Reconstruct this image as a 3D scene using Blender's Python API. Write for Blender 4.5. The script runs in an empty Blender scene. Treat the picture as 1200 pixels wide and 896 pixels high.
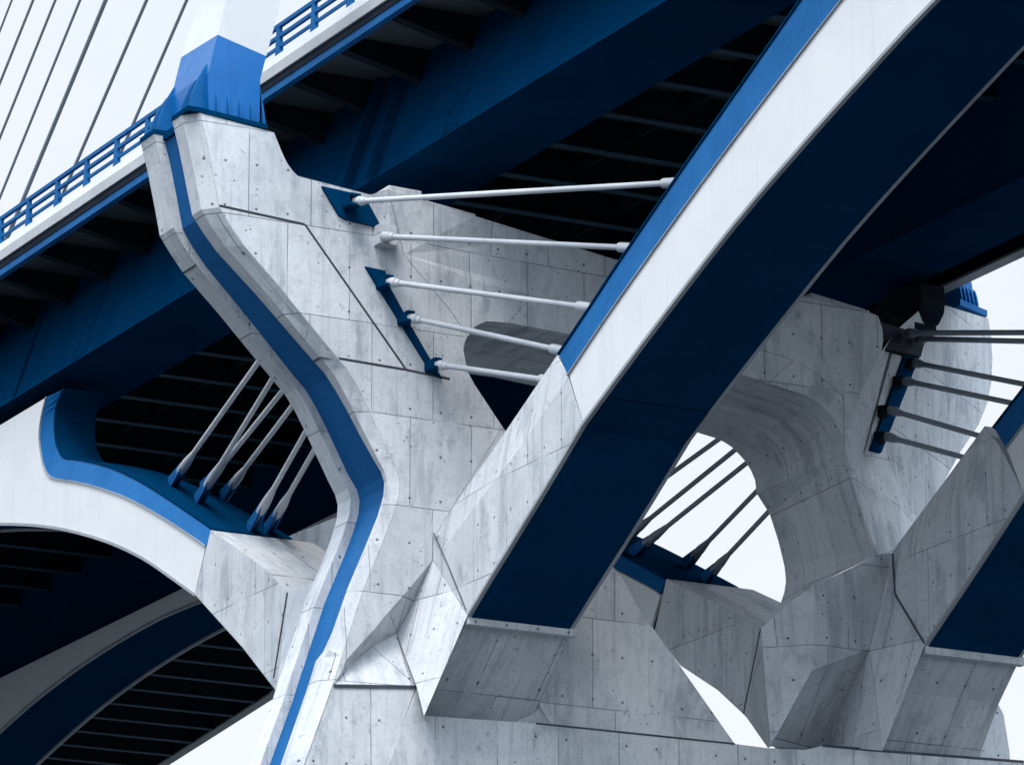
import bpy, math, random
from mathutils import Vector, Matrix
random.seed(7)
S = bpy.context.scene
COL = S.collection

# ------------------------------------------------------------------ camera frame
# world axes: x = along the bridge (towards the right arch), y = across the bridge (away), z = up
F, PITCH, DIST = 6000.0, math.radians(15.5), 200.0
cp, sp = math.cos(PITCH), math.sin(PITCH)
_fh = math.hypot(F, F*math.tan(PITCH)); _n = math.hypot(3280.0, _fh)
Ur, Uf = 3280.0/_n, -_fh/_n
Vr, Vf = -Uf, Ur
RIGHT = Vector((Ur, Vr, 0)); FH = Vector((Uf, Vf, 0))
FWD = FH*cp + Vector((0, 0, sp)); UP = -FH*sp + Vector((0, 0, cp))
def ray(x, y): return (RIGHT*(x-600)+UP*(448-y)+FWD*F).normalized()
CAM = Vector((0, 0, 49.5)) - ray(507, 623)*DIST
def P(x, y, u=None, v=None, z=None):
    """point of the photograph measured on one of the bridge's own planes"""
    d = ray(x, y)
    i, val = (0, u) if u is not None else (1, v) if v is not None else (2, z)
    return CAM + d*((val-CAM[i])/d[i])
def on_plane(x, y, a, b, c, lift=0.0):
    n = (b-a).cross(c-a).normalized()
    d = ray(x, y)
    if n.dot(d) > 0: n = -n
    return CAM + d*((a+n*lift-CAM).dot(n)/d.dot(n))
def lerp(a, b, t): return a+(b-a)*t
def interp(x, pts):
    if x <= pts[0][0]: return pts[0][1]
    for (a, fa), (b, fb) in zip(pts, pts[1:]):
        if x <= b: return lerp(fa, fb, (x-a)/(b-a))
    return pts[-1][1]
def V3(u, v, z): return Vector((u, v, z))

# ------------------------------------------------------------------ materials
def nt(name):
    m = bpy.data.materials.new(name); m.use_nodes = True
    t = m.node_tree; t.nodes.clear()
    out = t.nodes.new('ShaderNodeOutputMaterial'); b = t.nodes.new('ShaderNodeBsdfPrincipled')
    t.links.new(b.outputs[0], out.inputs[0])
    return m, t, b
class N:
    def __init__(s, t): s.t = t
    def new(s, k, **kw):
        n = s.t.nodes.new(k)
        for a, b in kw.items(): setattr(n, a, b)
        return n
    def put(s, sock, val):
        if isinstance(val, bpy.types.NodeSocket): s.t.links.new(val, sock)
        else: sock.default_value = val
    def math(s, op, a, b=0.5, c=0.0, clamp=False):
        n = s.new('ShaderNodeMath', operation=op, use_clamp=clamp)
        s.put(n.inputs[0], a); s.put(n.inputs[1], b); s.put(n.inputs[2], c)
        return n.outputs[0]
    def comb(s, x, y, z=0.0):
        n = s.new('ShaderNodeCombineXYZ')
        for i, q in enumerate((x, y, z)): s.put(n.inputs[i], q)
        return n.outputs[0]
    def noise(s, vec, scale, detail=5, rough=.6, dist=0.0):
        n = s.new('ShaderNodeTexNoise'); s.put(n.inputs['Vector'], vec)
        n.inputs['Scale'].default_value = scale; n.inputs['Detail'].default_value = detail
        n.inputs['Roughness'].default_value = rough; n.inputs['Distortion'].default_value = dist
        return n.outputs['Fac']
    def ramp(s, fac, lo, hi, a=0.0, b=1.0):
        n = s.new('ShaderNodeMapRange', interpolation_type='SMOOTHSTEP'); s.put(n.inputs[0], fac)
        for i, q in enumerate((lo, hi, a, b)): n.inputs[i+1].default_value = q
        return n.outputs[0]
    def mix(s, fac, a, b, mode='MIX'):
        n = s.new('ShaderNodeMix', data_type='RGBA', blend_type=mode)
        s.put(n.inputs['Factor'], fac)
        s.put(n.inputs[6], a if isinstance(a, bpy.types.NodeSocket) else (*a, 1))
        s.put(n.inputs[7], b if isinstance(b, bpy.types.NodeSocket) else (*b, 1))
        return n.outputs[2]

def surface_coords(k):
    """horizontal distance along a wall, height, and the full position"""
    g = k.new('ShaderNodeNewGeometry'); tc = k.new('ShaderNodeTexCoord')
    sn = k.new('ShaderNodeSeparateXYZ'); k.put(sn.inputs[0], g.outputs['True Normal'])
    spn = k.new('ShaderNodeSeparateXYZ'); k.put(spn.inputs[0], g.outputs['Position'])
    sel = k.math('GREATER_THAN', k.math('ABSOLUTE', sn.outputs[0]), k.math('ABSOLUTE', sn.outputs[1]))
    a = k.math('ADD', k.math('MULTIPLY', sel, spn.outputs[1]),
               k.math('MULTIPLY', k.math('SUBTRACT', 1.0, sel), k.math('ADD', spn.outputs[0], 7.3)))
    flat = k.math('GREATER_THAN', k.math('ABSOLUTE', sn.outputs[2]), .8)
    h = k.math('ADD', spn.outputs[2], k.math('MULTIPLY', flat, spn.outputs[0]))
    return a, h, g.outputs['Position']

def concrete():
    m, t, b = nt('board_marked_concrete'); k = N(t)
    a, h, pos = surface_coords(k)
    big = k.noise(pos, .22, 6, .62, .4)
    mid = k.noise(pos, 1.1, 7, .68, .6)
    fine = k.noise(pos, 7.0, 6, .7)
    streak = k.noise(k.comb(k.math('MULTIPLY', a, .9), k.math('MULTIPLY', h, .13)), 1.0, 6, .68, .25)
    streak2 = k.noise(k.comb(k.math('MULTIPLY', a, 4.0), k.math('MULTIPLY', h, .16), 3.1), 1.0, 4, .65)
    col = k.mix(k.ramp(big, .3, .7), (.37, .385, .41), (.50, .515, .535))
    col = k.mix(k.math('MULTIPLY', k.ramp(mid, .42, .72), .30), col, (.60, .62, .65))
    col = k.mix(k.math('MULTIPLY', k.ramp(mid, .48, .30), .46), col, (.21, .23, .26))
    col = k.mix(k.math('MULTIPLY', k.ramp(streak, .52, .69), .68), col, (.17, .185, .215))
    col = k.mix(k.math('MULTIPLY', k.ramp(streak2, .53, .68), .55), col, (.20, .22, .25))
    col = k.mix(k.math('MULTIPLY', k.ramp(streak2, .40, .28), .2), col, (.64, .66, .69))
    col = k.mix(k.math('MULTIPLY', k.ramp(fine, .45, .70), .45), col, (.24, .26, .29))
    # formwork panels: slight tone change per panel and a thin joint that comes and goes
    br = k.new('ShaderNodeTexBrick'); br.offset = .37; br.squash = 1.0
    k.put(br.inputs['Vector'], k.comb(k.math('ADD', a, k.math('MULTIPLY', k.math('SUBTRACT', mid, .5), .05)), h))
    br.inputs['Color1'].default_value = (0, 0, 0, 1); br.inputs['Color2'].default_value = (1, 1, 1, 1); br.inputs['Mortar'].default_value = (.5, .5, .5, 1)
    br.inputs['Scale'].default_value = 1; br.inputs['Mortar Size'].default_value = .028; br.inputs['Mortar Smooth'].default_value = .7
    br.inputs['Bias'].default_value = 0; br.inputs['Brick Width'].default_value = 2.7; br.inputs['Row Height'].default_value = 3.6
    tone = k.new('ShaderNodeSeparateColor'); k.put(tone.inputs[0], br.outputs['Color'])
    col = k.mix(.34, col, k.mix(k.math('MULTIPLY', tone.outputs[0], 1.0), (.33, .35, .385), (.56, .58, .61)))
    jm = k.math('MULTIPLY', br.outputs['Fac'], k.ramp(k.noise(pos, .35, 4, .6), .34, .52))
    col = k.mix(k.math('MULTIPLY', jm, .85), col, (.09, .10, .12))
    # board marks: narrow vertical boards, each a touch lighter or darker
    bd = k.new('ShaderNodeTexBrick'); bd.offset = .5
    k.put(bd.inputs['Vector'], k.comb(k.math('ADD', h, 3.0), a))
    bd.inputs['Color1'].default_value = (.0, .0, .0, 1); bd.inputs['Color2'].default_value = (1, 1, 1, 1); bd.inputs['Mortar'].default_value = (.2, .2, .2, 1)
    bd.inputs['Scale'].default_value = 1; bd.inputs['Mortar Size'].default_value = .006; bd.inputs['Mortar Smooth'].default_value = 1; bd.inputs['Bias'].default_value = 0
    bd.inputs['Brick Width'].default_value = 3.6; bd.inputs['Row Height'].default_value = .19
    bs_ = k.new('ShaderNodeSeparateColor'); k.put(bs_.inputs[0], bd.outputs['Color'])
    col = k.mix(k.math('MULTIPLY', k.ramp(big, .35, .6), .08), col, k.mix(bs_.outputs[0], (.28, .30, .335), (.60, .62, .65)))
    # broad rain stains hanging from the upper edges, soft patches of damp
    damp = k.noise(k.comb(k.math('MULTIPLY', a, .55), k.math('MULTIPLY', h, .22), 9.0), 1.0, 7, .7, .15)
    col = k.mix(k.math('MULTIPLY', k.ramp(damp, .51, .65), .52), col, (.17, .19, .225))
    # rough scuffs and honeycombed patches, laitance smears
    sc = k.noise(pos, 2.3, 9, .78, .3)
    col = k.mix(k.math('MULTIPLY', k.ramp(sc, .57, .66), .52), col, (.14, .155, .18))
    col = k.mix(k.math('MULTIPLY', k.ramp(sc, .41, .32), .16), col, (.66, .675, .69))
    # hairline cracks
    wv = k.new('ShaderNodeTexVoronoi', feature='DISTANCE_TO_EDGE'); wv.inputs['Scale'].default_value = .28
    dn = k.new('ShaderNodeTexNoise'); k.put(dn.inputs['Vector'], pos); dn.inputs['Scale'].default_value = .9; dn.inputs['Detail'].default_value = 6
    vm = k.new('ShaderNodeVectorMath', operation='MULTIPLY_ADD'); k.put(vm.inputs[0], dn.outputs['Color']); vm.inputs[1].default_value = (1.8, 1.8, 1.8); k.put(vm.inputs[2], pos)
    k.put(wv.inputs['Vector'], vm.outputs[0])
    cr = k.math('MULTIPLY', k.ramp(wv.outputs['Distance'], .0075, .001), k.ramp(k.noise(pos, .30, 4, .6), .52, .64))
    col = k.mix(k.math('MULTIPLY', cr, .22), col, (.10, .11, .125))
    # tie holes and bug holes
    def dots(scale, rnd, rad, off, lo, hi):
        vo = k.new('ShaderNodeTexVoronoi', voronoi_dimensions='2D'); vo.inputs['Scale'].default_value = scale; vo.inputs['Randomness'].default_value = rnd
        k.put(vo.inputs['Vector'], k.comb(k.math('ADD', a, off), h))
        return k.math('MULTIPLY', k.ramp(vo.outputs['Distance'], rad*scale, rad*.5*scale), k.ramp(k.noise(pos, .55, 3, .5), lo, hi))
    def grid(px, pz, ox, oz, rad):
        fa = k.math('SUBTRACT', k.math('FRACT', k.math('MULTIPLY_ADD', a, 1/px, ox)), .5); fz = k.math('SUBTRACT', k.math('FRACT', k.math('MULTIPLY_ADD', h, 1/pz, oz)), .5)
        da = k.math('MULTIPLY', fa, px); dz = k.math('MULTIPLY', fz, pz)
        d_ = k.math('SQRT', k.math('ADD', k.math('MULTIPLY', da, da), k.math('MULTIPLY', dz, dz)))
        return k.math('MULTIPLY', k.ramp(d_, rad, rad*.6), k.ramp(k.noise(k.comb(k.math('FLOOR', k.math('MULTIPLY_ADD', a, 1/px, ox)), k.math('FLOOR', k.math('MULTIPLY_ADD', h, 1/pz, oz))), 3.7, 1, .5), .40, .45))
    d1 = grid(1.35, 1.8, .25, .31, .068); d2 = dots(1.3, 1.0, .05, 2.7, .54, .60); d3 = dots(3.2, 1.0, .028, 5.1, .52, .62)
    hol = k.math('MAXIMUM', d1, k.math('MAXIMUM', k.math('MULTIPLY', d2, .85), k.math('MULTIPLY', d3, .6)))
    col = k.mix(k.math('MULTIPLY', hol, .85), col, (.055, .06, .07))
    k.put(b.inputs['Base Color'], col)
    b.inputs['Roughness'].default_value = .82; b.inputs['Specular IOR Level'].default_value = .25
    bev = k.new('ShaderNodeBevel', samples=4); bev.inputs['Radius'].default_value = .06
    hgt = k.math('SUBTRACT', k.math('ADD', k.math('MULTIPLY', mid, .5), k.math('MULTIPLY', fine, .35)), k.math('ADD', k.math('MULTIPLY', hol, .8), k.math('MULTIPLY', jm, .6)))
    bp = k.new('ShaderNodeBump'); bp.inputs['Strength'].default_value = .35; bp.inputs['Distance'].default_value = .06
    k.put(bp.inputs['Height'], hgt); k.put(bp.inputs['Normal'], bev.outputs[0])
    k.put(b.inputs['Normal'], bp.outputs[0])
    return m

def paint(name, colr, var, rough=.42, dirt=.25, dirtcol=(.05, .055, .07), spec=.4, seam=0.0):
    m, t, b = nt(name); k = N(t)
    a, h, pos = surface_coords(k)
    n1 = k.noise(pos, .35, 6, .6, .3); n2 = k.noise(pos, 3.0, 6, .65)
    st = k.noise(k.comb(k.math('MULTIPLY', a, 2.2), k.math('MULTIPLY', h, .14)), 1.0, 5, .65)
    col = k.mix(k.ramp(n1, .3, .7), colr, var)
    col = k.mix(k.math('MULTIPLY', k.ramp(st, .52, .75), dirt), col, dirtcol)
    col = k.mix(k.math('MULTIPLY', k.ramp(n2, .60, .78), dirt*.7), col, dirtcol)
    if seam:
        br = k.new('ShaderNodeTexBrick'); br.offset = 0
        k.put(br.inputs['Vector'], k.comb(a, k.math('ADD', h, 50.0)))
        br.inputs['Scale'].default_value = 1; br.inputs['Mortar Size'].default_value = .022; br.inputs['Mortar Smooth'].default_value = .5
        br.inputs['Brick Width'].default_value = seam; br.inputs['Row Height'].default_value = 400
        col = k.mix(k.math('MULTIPLY', br.outputs['Fac'], .5), col, dirtcol)
    k.put(b.inputs['Base Color'], col)
    k.put(b.inputs['Roughness'], k.ramp(n2, .2, .8, rough-.08, rough+.12))
    b.inputs['Specular IOR Level'].default_value = spec
    bp = k.new('ShaderNodeBump'); bp.inputs['Strength'].default_value = .12; bp.inputs['Distance'].default_value = .05
    k.put(bp.inputs['Height'], k.noise(pos, .8, 4, .55)); k.put(b.inputs['Normal'], bp.outputs[0])
    return m

CON = concrete()
WHITE = paint('white_paint', (.535, .54, .555), (.57, .575, .585), .45, .24, (.33, .35, .39), .3, 6.5)
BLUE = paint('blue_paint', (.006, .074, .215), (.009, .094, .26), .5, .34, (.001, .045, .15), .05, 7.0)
PRECAST = paint('precast_concrete', (.46, .475, .50), (.54, .555, .575), .8, .35, (.24, .255, .28), .2)
PYL = paint('pylon_paint', (.43, .44, .455), (.465, .475, .49), .45, .15, (.33, .345, .37), .25, 6.5)
GLOSS = paint('gloss_blue_paint', (.001, .082, .27), (.0012, .098, .315), .34, .2, (.001, .045, .15), .32, 7.0)
NAVY = paint('navy_paint_and_shade', (.0005, .023, .066), (.0007, .029, .082), .6, .3, (.001, .020, .06), .0, 7.0)  # navy steel coat; on near anchor plates and gussets it also stands for shade
ROD = paint('rod_paint', (.34, .36, .39), (.43, .45, .48), .42, .30, (.26, .28, .31), .4)
GREY = paint('grey_flange_paint', (.20, .215, .24), (.27, .285, .31), .5, .3, (.10, .11, .12), .3)
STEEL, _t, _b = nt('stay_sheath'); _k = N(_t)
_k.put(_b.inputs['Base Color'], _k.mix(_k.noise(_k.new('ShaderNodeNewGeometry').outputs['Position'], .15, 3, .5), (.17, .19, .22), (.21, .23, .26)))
_b.inputs['Roughness'].default_value = .55; _b.inputs['Specular IOR Level'].default_value = .2
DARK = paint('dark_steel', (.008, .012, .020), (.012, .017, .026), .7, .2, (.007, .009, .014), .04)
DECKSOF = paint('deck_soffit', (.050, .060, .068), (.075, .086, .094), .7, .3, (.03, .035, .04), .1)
BEAM = paint('beam_lit_tone', (.016, .045, .080), (.022, .055, .095), .6, .2, (.01, .02, .04), .1)  # lighter tone for inboard flanges, far-side sky light painted in
SEAL = paint('joint_sealant', (.045, .05, .06), (.075, .08, .09), .8, .2, (.03, .03, .035), .1)
def ground_mat():
    m, t, b = nt('ground_soil'); k = N(t)
    g = k.new('ShaderNodeNewGeometry'); p = g.outputs['Position']
    col = k.mix(k.ramp(k.noise(p, .03, 8, .65), .35, .65), (.042, .048, .054), (.066, .073, .078))
    col = k.mix(k.math('MULTIPLY', k.ramp(k.noise(p, .8, 8, .7), .4, .7), .5), col, (.03, .04, .03))
    k.put(b.inputs['Base Color'], col); b.inputs['Roughness'].default_value = .95; b.inputs['Specular IOR Level'].default_value = .1
    return m
GROUND = ground_mat()

# ------------------------------------------------------------------ mesh helpers
class MB:
    def __init__(s): s.v = []; s.f = []
    def add(s, pts):
        i = len(s.v); s.v += [Vector(p) for p in pts]; return list(range(i, i+len(pts)))
    def poly(s, pts): s.f.append(s.add(pts))
    def loft(s, loops, closed=True, caps=True):
        ids = [s.add(l) for l in loops]; n = len(ids[0])
        for A, B in zip(ids, ids[1:]):
            for j in range(n if closed else n-1):
                q = (j+1) % n; s.f.append([A[j], A[q], B[q], B[j]])
        if caps and closed: s.f.append(ids[0][::-1]); s.f.append(ids[-1][:])
        return s
    def prism(s, pts, vec):
        vec = Vector(vec); return s.loft([pts, [p+vec for p in pts]])
    def strip(s, A, B, vec):
        """closed slab between two polylines, thickened by vec"""
        vec = Vector(vec)
        return s.loft([[a, b, b+vec, a+vec] for a, b in zip(A, B)])
    def box(s, lo, hi):
        x0, y0, z0 = lo; x1, y1, z1 = hi
        return s.loft([[V3(x0, y0, z0), V3(x1, y0, z0), V3(x1, y1, z0), V3(x0, y1, z0)],
                       [V3(x0, y0, z1), V3(x1, y0, z1), V3(x1, y1, z1), V3(x0, y1, z1)]])
    def tube(s, p0, p1, r0, r1=None, n=14, rings=None):
        p0, p1 = Vector(p0), Vector(p1); d = p1-p0
        rings = rings or [(0, r0), (1, r0 if r1 is None else r1)]
        q = d.normalized(); x = q.orthogonal().normalized(); y = q.cross(x)
        return s.loft([[p0+d*t+(x*math.cos(2*math.pi*i/n)+y*math.sin(2*math.pi*i/n))*r for i in range(n)] for t, r in rings])
    def obox(s, c, ax, ay, az):
        c, ax, ay, az = map(Vector, (c, ax, ay, az))
        b = [c-ax-ay, c+ax-ay, c+ax+ay, c-ax+ay]
        return s.loft([[p-az for p in b], [p+az for p in b]])
    def build(s, name, mat, parent=None, smooth=False):
        off = parent['_o'] if parent is not None else (0, 0, 0)
        o3 = Vector(off)
        me = bpy.data.meshes.new(name)
        me.from_pydata([tuple(p-o3) for p in s.v], [], s.f); me.validate()
        import bmesh
        bm = bmesh.new(); bm.from_mesh(me)
        bmesh.ops.recalc_face_normals(bm, faces=bm.faces); bm.to_mesh(me); bm.free()
        if smooth:
            for p in me.polygons: p.use_smooth = True
            try: me.set_sharp_from_angle(angle=math.radians(40))
            except Exception: pass
        me.materials.append(mat)
        o = bpy.data.objects.new(name, me); COL.objects.link(o)
        if parent is not None: o.parent = parent; o['_o'] = tuple(off)
        return o
def thing(name, label, cat, loc, group=None):
    o = bpy.data.objects.new(name, None); COL.objects.link(o); o.location = loc; o.empty_display_size = .5
    o['label'] = label; o['category'] = cat; o['_o'] = tuple(loc)
    if group: o['group'] = group
    return o
def tag(o, label, cat, group=None):
    o['label'] = label; o['category'] = cat
    if group: o['group'] = group
def M1(): return MB()

# ================================================================== PIER
pier = thing('bridge_pier', 'pale grey concrete portal pier with flared legs, carved facets and a blue channel', 'bridge pier', (-3, 8, 0))

R3 = [(234,132),(242,165),(250,205),(257,243),(270,265),(285,287),(328,337),(394,418),(406,432),(418,452),(430,476),(444,506),(457,534),(466,552),(469,564),(468,580),(461,604),(452,628),(428,686),(411,738),(404,760),(401,768),(390,803),(357,895),(318,1003)]
U2 = [-1.5,-1.5,-1.5,-1.45,-1.4,-1.35,-1.2,-1.0,-.95,-.9,-.8,-.7,-.55,-.45,-.4,-.4,-.4,-.45,-.5,-.6,-.9,-1.3,-1.3,-1.2,-1.2]
U1 = [-3.25]*4+[-3.3,-3.3,-3.4,-3.5,-3.5,-3.5,-3.5,-3.5,-3.5,-3.4,-3.4,-3.4,-3.4,-3.4,-3.4,-3.4,-3.4,-3.4,-3.4,-3.4,-3.4]
U0 = -4.55; RE = .5
prof = [P(x, y, u=0) for x, y in R3]
def at(i, u, dv=0.0): return V3(u, prof[i].y+dv, prof[i].z)

# ---- near leg
def pu(lst): return [P(x, y, u=u) for x, y, u in lst]
def pz(lst, u=0.0): return [P(x, y, u=u) for x, y in lst]
leg = M1()
rail = prof[:23]
top = pz([(321,155),(327,170),(332,182),(337,192),(343,200),(349,206),(360,209),(434,228)])
seam = pz([(446,268),(495,340),(543,410)])
inner1 = pz([(548,435),(556,450),(589,500)])
sl = pz([(507,656),(494,672),(481,688),(456,716),(437,739),(420,757),(406,773),(400,788)])
leg.poly(rail + list(reversed(sl)) + pz([(509,628)]) + list(reversed(inner1)) + list(reversed(seam)) + list(reversed(top)))
MA, MBp, MC = P(507,656,u=0), P(548,720,v=-.004), P(465,742,u=-1.1)
def mp(x, y): return on_plane(x, y, MA, MBp, MC)
slb = [mp(479,716), MC] + pu([(450,749,-.95),(436,757,-.8),(412,777,-.35)])
leg.poly([sl[0], sl[1], sl[2], slb[0]]); leg.poly([sl[2], sl[3], slb[1], slb[0]])
leg.poly([sl[3], sl[4], slb[3], slb[2], slb[1]]); leg.poly([sl[4], sl[5], slb[4], slb[3]]); leg.poly([sl[5], sl[6], slb[4]])
r22 = prof[22]
leg.poly([r22, sl[7], sl[6], slb[4]]); dk = P(488,803,u=.26)
leg.poly([r22, slb[4], slb[3], dk]); leg.poly([slb[3], slb[2], slb[1], dk])
# facet turned towards the near side, below the springing
leg.poly([MA, MBp, mp(497,838), mp(488,803), MC, slb[0]])
leg.poly([MA, P(509,628,u=0), P(525,662,v=0), MBp])
leg.poly([mp(488,803), mp(497,838), P(497,842,u=.25), dk])
# lower box face
leg.poly([r22, dk, P(454,896,u=.26), P(414,1003,u=.26), prof[24], prof[23]])
# inner flare (triangular plane right of the springing)
T = pz([(589,500),(660,590),(730,678),(751,716),(768,739),(797,780),(861,871)])
leg.poly(T + pz([(740,859),(645,850),(610,780),(600,620)]))
leg.poly([T[0], P(600,620,u=0), P(610,780,u=0), P(645,850,u=0), P(560,843,u=-1.4), P(548,720,u=-1.4), P(509,628,u=0)])
def wall(mb, path, ub):
    b = [V3(ub, p.y, p.z) for p in path]
    ids = mb.add(path); idb = mb.add(b)
    for i in range(len(path)-1): mb.f.append([ids[i], ids[i+1], idb[i+1], idb[i]])
wall(leg, prof, U0); wall(leg, [prof[0]]+top, U0); wall(leg, seam[-1:]+inner1+T[1:], U0)
back = prof + [P(861,1003,u=0)] + list(reversed(T)) + list(reversed(inner1)) + list(reversed(seam)) + list(reversed(top))
leg.poly([V3(U0, p.y, p.z) for p in back])
nl = leg.build('leg', CON, pier); nl['label'] = 'near leg of the portal, leaning out to carry the big pylon'
rib = M1().loft([[at(i, U0, -RE), at(i, U1[i], -RE), at(i, U1[i], -.001), at(i, U0, -.001)] for i in range(25)])
rib.build('rib', CON, pier)
rib = M1().loft([[at(i, U2[i], -RE), at(i, U2[i]*.42, -RE), at(i, 0, -.001), at(i, U2[i], -.001)] for i in range(25)])
rib.build('rib', CON, pier)
M1().strip([at(i, U1[i]-.01, -.10) for i in range(25)], [at(i, U2[i]+.01, -.10) for i in range(25)], (0, .09, 0)).build('channel_plate', BLUE, pier)

# ---- crossbeam
FRONT = [(548,435),(543,410),(545,400),(548,394),(557,382),(570,376),(595,378),(669,392),(760,412),(860,436),(900,449),(925,457),(941,462),(952,467),(961,473),(970,482),(977,490),(984,501),(989,513),(991,529),(998,560),(1009,596),(1022,643),(1024,652)]
CB = M1()
uf = lambda x: interp(x, [(434,0),(549,0),(640,-.5),(721,-.7),(860,-.3),(905,0)])
c_top = pu([(x, y, uf(x)) for x, y in [(434,228),(455,222),(556,253),(640,279),(721,304),(830,328)]]+[(905,343,0),(950,349,0),(1019,366,0),(1029,370,0),(1034,385,0),(1035,398,0),(1033,412,0),(1006,464,0),(989,466,0)])
crease = pu([(975,452,.0),(957,438,0),(939,426,0),(930,422,0),(906,414,0)]+[(x, y, uf(x)) for x, y in [(830,396),(721,366),(620,352),(573,334),(528,364),(473,298)]])
CB.poly(c_top[1:] + crease)
CB.poly([c_top[0], c_top[1], crease[-1], crease[-2], P(548,394,u=0), P(545,400,u=0), P(543,410,u=0), P(495,340,u=0), P(446,268,u=0)])
opn = [P(x, y, u=0) for x, y in FRONT]
opn_f = [P(x, y, u=uf(x)) for x, y in FRONT]
CB.poly([crease[-2], crease[-3], crease[-4], opn_f[6], opn_f[5], opn_f[4], opn_f[3]])
CB.poly([crease[6], crease[5], opn_f[8], opn_f[7], opn_f[6], crease[7]])
CB.poly([crease[5], crease[4], crease[3], opn_f[10], opn_f[9], opn_f[8]])
CB.poly([crease[3], crease[2], opn_f[12], opn_f[11], opn_f[10]])
CB.poly([crease[2], crease[1], crease[0], c_top[-1], opn_f[16], opn_f[15], opn_f[14], opn_f[13], opn_f[12]])
bk = [V3(-7.2, p.y, p.z-.15) for p in opn_f]
for q_, (x, y) in zip((-4, -3, -2, -1), ((902,602),(912,633),(919.5,664),(921,681))): bk[q_] = P(x, y, u=-7.2)
A_, B_ = CB.add(opn_f), CB.add(bk)
for i in range(len(A_)-1): CB.f.append([A_[i], A_[i+1], B_[i+1], B_[i]])
wall(CB, c_top, -7.2)
CB.poly([V3(-7.2, p.y, p.z) for p in c_top] + list(reversed(bk[:17])))
low_f = [opn_f[-1]] + pu([(990,668,-.2),(954,686,-.3),(925,705,-.95),(902,727,-1.45)])
low_b = [bk[-1]] + pu([(919,694,-7.2),(915,706,-7.2),(908,719,-7.2),(899,732,-7.2)])
A_, B_ = CB.add(low_f), CB.add(low_b)
for i in range(4): CB.f.append([A_[i], A_[i+1], B_[i+1], B_[i]])
CB.build('crossbeam', CON, pier)
# bearing plinths on the crossbeam
for a, b, zt in (((456,217),(494,226),1.1), ((500,235),(557,253),.9), ((951,343),(1019,366),.9)):
    p, q = P(*a, u=-.8), P(*b, u=-.8)
    pts = [p, P(b[0], b[1]-2, u=-.8), V3(-.8, q.y, q.z-1.6), V3(-.8, p.y, p.z-1.8)]
    M1().prism(pts, (-5.2, 0, 0)).build('bearing_plinth', CON, pier)

# ---- far leg
fl = M1()
wing = [(1050,387,-4.0),(1070,370,-6.5),(1090,352,-9),(1109,358,-10.5),(1158,373,-12),(1161,392,-12),(1163,420,-12),(1162,446,-12),(1157,472,-12),(1147,497,-12),(1125,530,-11.5),(1106,565,-11),(1098,590,-10.6),(1090,615,-9),(1068,600,-5.5),(1049,540,-4.6),(1012,533,-3.2)]
WA, WB, WC = P(1050,387,u=-4), P(1160,380,u=-12), P(1068,600,u=-5.5)
def won(x, y): return on_plane(x, y, WA, WB, WC)
wp = [won(x, y) for x, y, _ in wing]
fl.poly(wp)
p0 = pu([(977,490,0),(989,466,0),(1006,464,0),(1033,412,-.6)])
fl.poly(p0+[won(1050,387), won(1012,533)]+pu([(998,560,0),(991,529,0),(989,513,0)]))
fl.poly([P(998,560,u=0), won(1012,533), won(1049,540), won(1068,600)]+pu([(1058,640,-2.2),(1046,648,0),(1029,650,0),(1022,643,0),(1009,596,0)]))
wall(fl, wp[3:12], -16.5)
base = dict(a=(892,736,-3),b=(925,705,-1.7),c=(954,686,-.3),d=(1024,652,0),e=(1046,648,0),f=(1049,696,0),g=(1084,754,None),h=(1034,879,0),i=(1019,759,0),j=(952,785,.1),k=(903,874,-1.2),l=(964,873,-3.4),m=(945,877,-3.2),n=(896,790,-2.2),o=(900,876,-5),p=(872,836,-11))
bp_ = {k_: (P(x, y, v=20.58) if u is None else P(x, y, u=u)) for k_, (x, y, u) in base.items()}
bp_['a'] = P(892,736,u=-1.6)
for q in 'bnk':
    bp_[q] = on_plane(base[q][0], base[q][1], bp_['c'], bp_['j'], bp_['a'])
wm = P(945,877,u=-2.7)
wl_, wk_ = (on_plane(x, y, bp_['j'], bp_['i'], wm) for x, y in ((964,873), (903,874)))
bp_['l'] = wl_
fl.poly([bp_['j'], bp_['i'], wl_, wm, wk_]); fl.poly([bp_['j'], bp_['k'], wk_])
for q in 'fh':
    bp_[q] = on_plane(base[q][0], base[q][1], bp_['e'], bp_['g'], bp_['i'])
for key in ('abcjkn', 'cdeij', 'efghi', 'ihl', 'akop'):
    fl.poly([bp_[q] for q in key])
fl.poly([won(1068,600), won(1092,618), P(1080,690,u=-2.6), P(1056,690,u=-2.6), P(1058,640,u=-2.2)])
fl.poly([bp_['d'], P(1022,643,u=0), P(1029,650,u=0), bp_['e']])
# outer flare of the far leg below its right springing
of = pu([(1120,700,-2),(1150,790,-2),(1176,836,-2),(1183,880,-2),(1190,1003,-2),(1040,1003,-2),(1040,700,-2)])
fl.prism(of, (-4.5, 0, 0))
o = fl.build('leg', CON, pier); o['label'] = 'far shaded leg of the portal with an overhanging wedge at its foot'

# ---- base beam and footing
bb = pz([(489,805),(496,838),(628,847),(740,858),(861,871),(900,876),(945,878),(964,873),(1031,879),(1100,886),(1260,898),(1260,1003),(414,1003),(454,896)], .3)
M1().prism(bb, (-7.4, 0, 0)).build('base_beam', CON, pier)
zf = P(600, 1000, u=.3).z
M1().loft([[V3(-7.5, -10, 0), V3(1.2, -10, 0), V3(1.2, 34, 0), V3(-7.5, 34, 0)],
           [V3(-6.9, -7, zf), V3(.25, -7, zf), V3(.25, 29, zf), V3(-6.9, 29, zf)]]).build('pier_shaft', CON, pier)

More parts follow.
